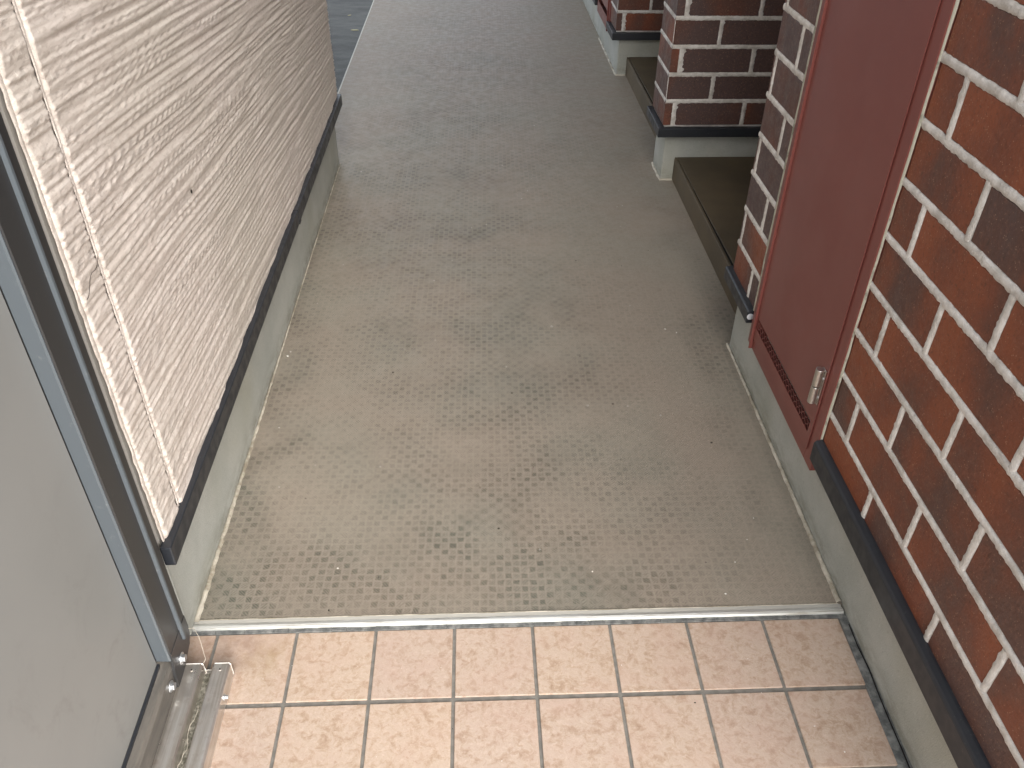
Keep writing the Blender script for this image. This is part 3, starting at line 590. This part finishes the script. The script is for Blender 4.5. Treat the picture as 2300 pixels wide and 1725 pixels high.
prism('post_foot', 'shed_frame', post, [(-0.124, 0.112), (-0.0415, 0.112), (-0.0400, 0.083), (-0.0440, 0.062), (-0.0560, 0.050), (-0.080, 0.043), (-0.126, 0.030), (-0.1360, 0.0315), (-0.1330, 0.060), (-0.127, 0.085)], -0.1825, -0.1775, 'X', 0.0006)
def bolt(c, r, par, ax=(1, 0, 0)):
    bm = bmesh.new(); a = Vector(ax); add_cyl(bm, Vector(c)+a*0.0008, ax, r*1.45, 0.0016, 20, 0.0004); add_cyl(bm, Vector(c)+a*0.0045, ax, r, 0.006, 6, 0.0008); from_bm('bolt', bm, 'zinc', par)
bolt((-0.1775, -0.098, 0.0655), 0.0074, sh); bolt((-0.1828, -0.1500, 0.0600), 0.0072, sh)
prism('base_frame', 'shed_base', sh, [(-0.2345, 0.0), (-0.1832, 0.0), (-0.1832, 0.078), (-0.1885, 0.084), (-0.2005, 0.086), (-0.2045, 0.092), (-0.2345, 0.092)], -2.0, -0.108, 'Y', 0.0)
rail = prism('door_rail', 'rail_steel', sh, [(-0.1000, 0.0005), (-0.1000, 0.033), (-0.1035, 0.0362), (-0.1275, 0.0362), (-0.1305, 0.0335), (-0.1325, 0.016), (-0.1475, 0.016), (-0.1490, 0.0335), (-0.1520, 0.0362), (-0.1775, 0.0362), (-0.1828, 0.034), (-0.1828, 0.0005)], -2.0, -0.0905, 'Y', 0.0)
# bright cut end of the sheet
def edge(pts, wd=0.0011):
    bm = bmesh.new(); add_tube(bm, pts, wd, 5); from_bm('cut_edge', bm, 'cut_edge', rail)
edge([(-0.1000, -0.0900, 0.002), (-0.1000, -0.0900, 0.033), (-0.1035, -0.0900, 0.0362), (-0.1275, -0.0900, 0.0362)])
edge([(-0.1325, -0.0900, 0.016), (-0.1475, -0.0900, 0.016), (-0.1490, -0.0900, 0.0335), (-0.1520, -0.0900, 0.0362), (-0.1775, -0.0900, 0.0362)])
for xx in (-0.115, -0.165):
    bm = bmesh.new(); add_cyl(bm, (xx, -0.103, 0.0366), (0, 0, 1), 0.003, 0.0014, 14, 0.0004); from_bm('screw', bm, 'rail_steel', rail)
    bm = bmesh.new(); add_cyl(bm, (xx, -0.103, 0.0374), (0, 0, 1), 0.0014, 0.0004, 10); from_bm('screw_slot', bm, 'dark_hollow', rail)
bolt((-0.1003, -0.148, 0.0200), 0.0042, rail)
t = np.linspace(0, 1, 200); P = np.zeros((200, 4, 3)); jz = vnoise(t*70, t*0, 81)
for k, xk in enumerate((-0.1474, -0.144, -0.1375, -0.1333)):
    P[:, k, 0] = xk + (vnoise(t*90, t*0+k, 82)-0.5)*0.003*(0 < k < 3); P[:, k, 1] = -0.098-1.85*t; P[:, k, 2] = 0.0163 + (0.0045*jz*vnoise(t*200, t*0+k, 83) if 0 < k < 3 else 0)
grid('lint', 'lint', rail, P)
bm = bmesh.new(); add_tube(bm, [(-0.1415+0.0025*math.sin(i*0.9)+random.uniform(-.0015, .0015), -0.165-0.009*i, 0.022+random.uniform(0, .003)) for i in range(16)], 0.0006, 4); from_bm('fibre', bm, 'thread', rail)
o = box('rubber_seal', 'black_trim', sh, -0.2048, -0.2005, -2.0, -0.128, 0.0866, 0.0925)
bm = bmesh.new()
cw = [(-0.176, -0.047, 0.080), (-0.168, -0.044, 0.078), (-0.160, -0.052, 0.066), (-0.153, -0.064, 0.058), (-0.148, -0.076, 0.050), (-0.143, -0.086, 0.044), (-0.1475, -0.0895, 0.036)]
add_tube(bm, cw, 0.00045, 4); o = from_bm('spider_thread', bm, 'thread'); tagged(o, 'thin pale thread hanging from the shed post to the rail end', 'thread')

# ------------------------------------------------------------------ small litter
def chips(name, mat, spots, label, cat):
    bm = bmesh.new()
    for (x, y, z, s) in spots:
        c = bmesh.ops.create_icosphere(bm, subdivisions=1, radius=s, matrix=Matrix.Translation((x, y, z)) @ Matrix.Diagonal((random.uniform(.6, 1.5), random.uniform(.6, 1.5), 0.5, 1)))
    o = from_bm(name, bm, mat); tagged(o, label, cat, kind='stuff')
chips('pale_grit', 'pale_chip', [(random.uniform(-.15, 1.0), random.uniform(0.04, 3.0), 0.0048, random.uniform(.0007, .0018)) for _ in range(46)] + [(-0.175, 0.91, 0.005, .003), (-0.17, 0.93, 0.005, .002), (0.93, 1.0, 0.005, .002), (0.90, 1.02, 0.005, .0022)] +
      [(random.uniform(-.05, 1.0), random.uniform(-.3, -.01), 0.0012, random.uniform(.0006, .0013)) for _ in range(14)], 'scattered pale specks of grit on the floor', 'grit')
chips('dark_grit', 'dark_chip', [(random.uniform(-.1, 1.0), random.uniform(0.04, 2.2), 0.0048, random.uniform(.001, .0021)) for _ in range(34)] + [(0.73, -0.175, 0.0012, .0017), (0.30, -0.21, .0012, .0012)], 'scattered dark specks of dirt on the floor', 'grit')
for (x, y, z, a, L, lab) in ((-0.44, 4.89, -0.147, 0.15, 0.055, 'small yellowish leaf on the asphalt beside the slab edge'), (-0.52, 5.28, -0.147, 0.9, 0.035, 'tiny pale leaf farther out on the asphalt')):
    bm = bmesh.new(); add_prism(bm, [(-L/2, 0), (-L*.2, L*.13), (L*.2, L*.12), (L/2, 0), (L*.2, -L*.11), (-L*.2, -L*.12)], 0, 0.003, 'Z', 0.0006)
    o = from_bm('fallen_leaf', bm, 'leaf_chip'); o.location = (x, y, z); o.rotation_euler = (0.06, 0.05, a); tagged(o, lab, 'leaf')
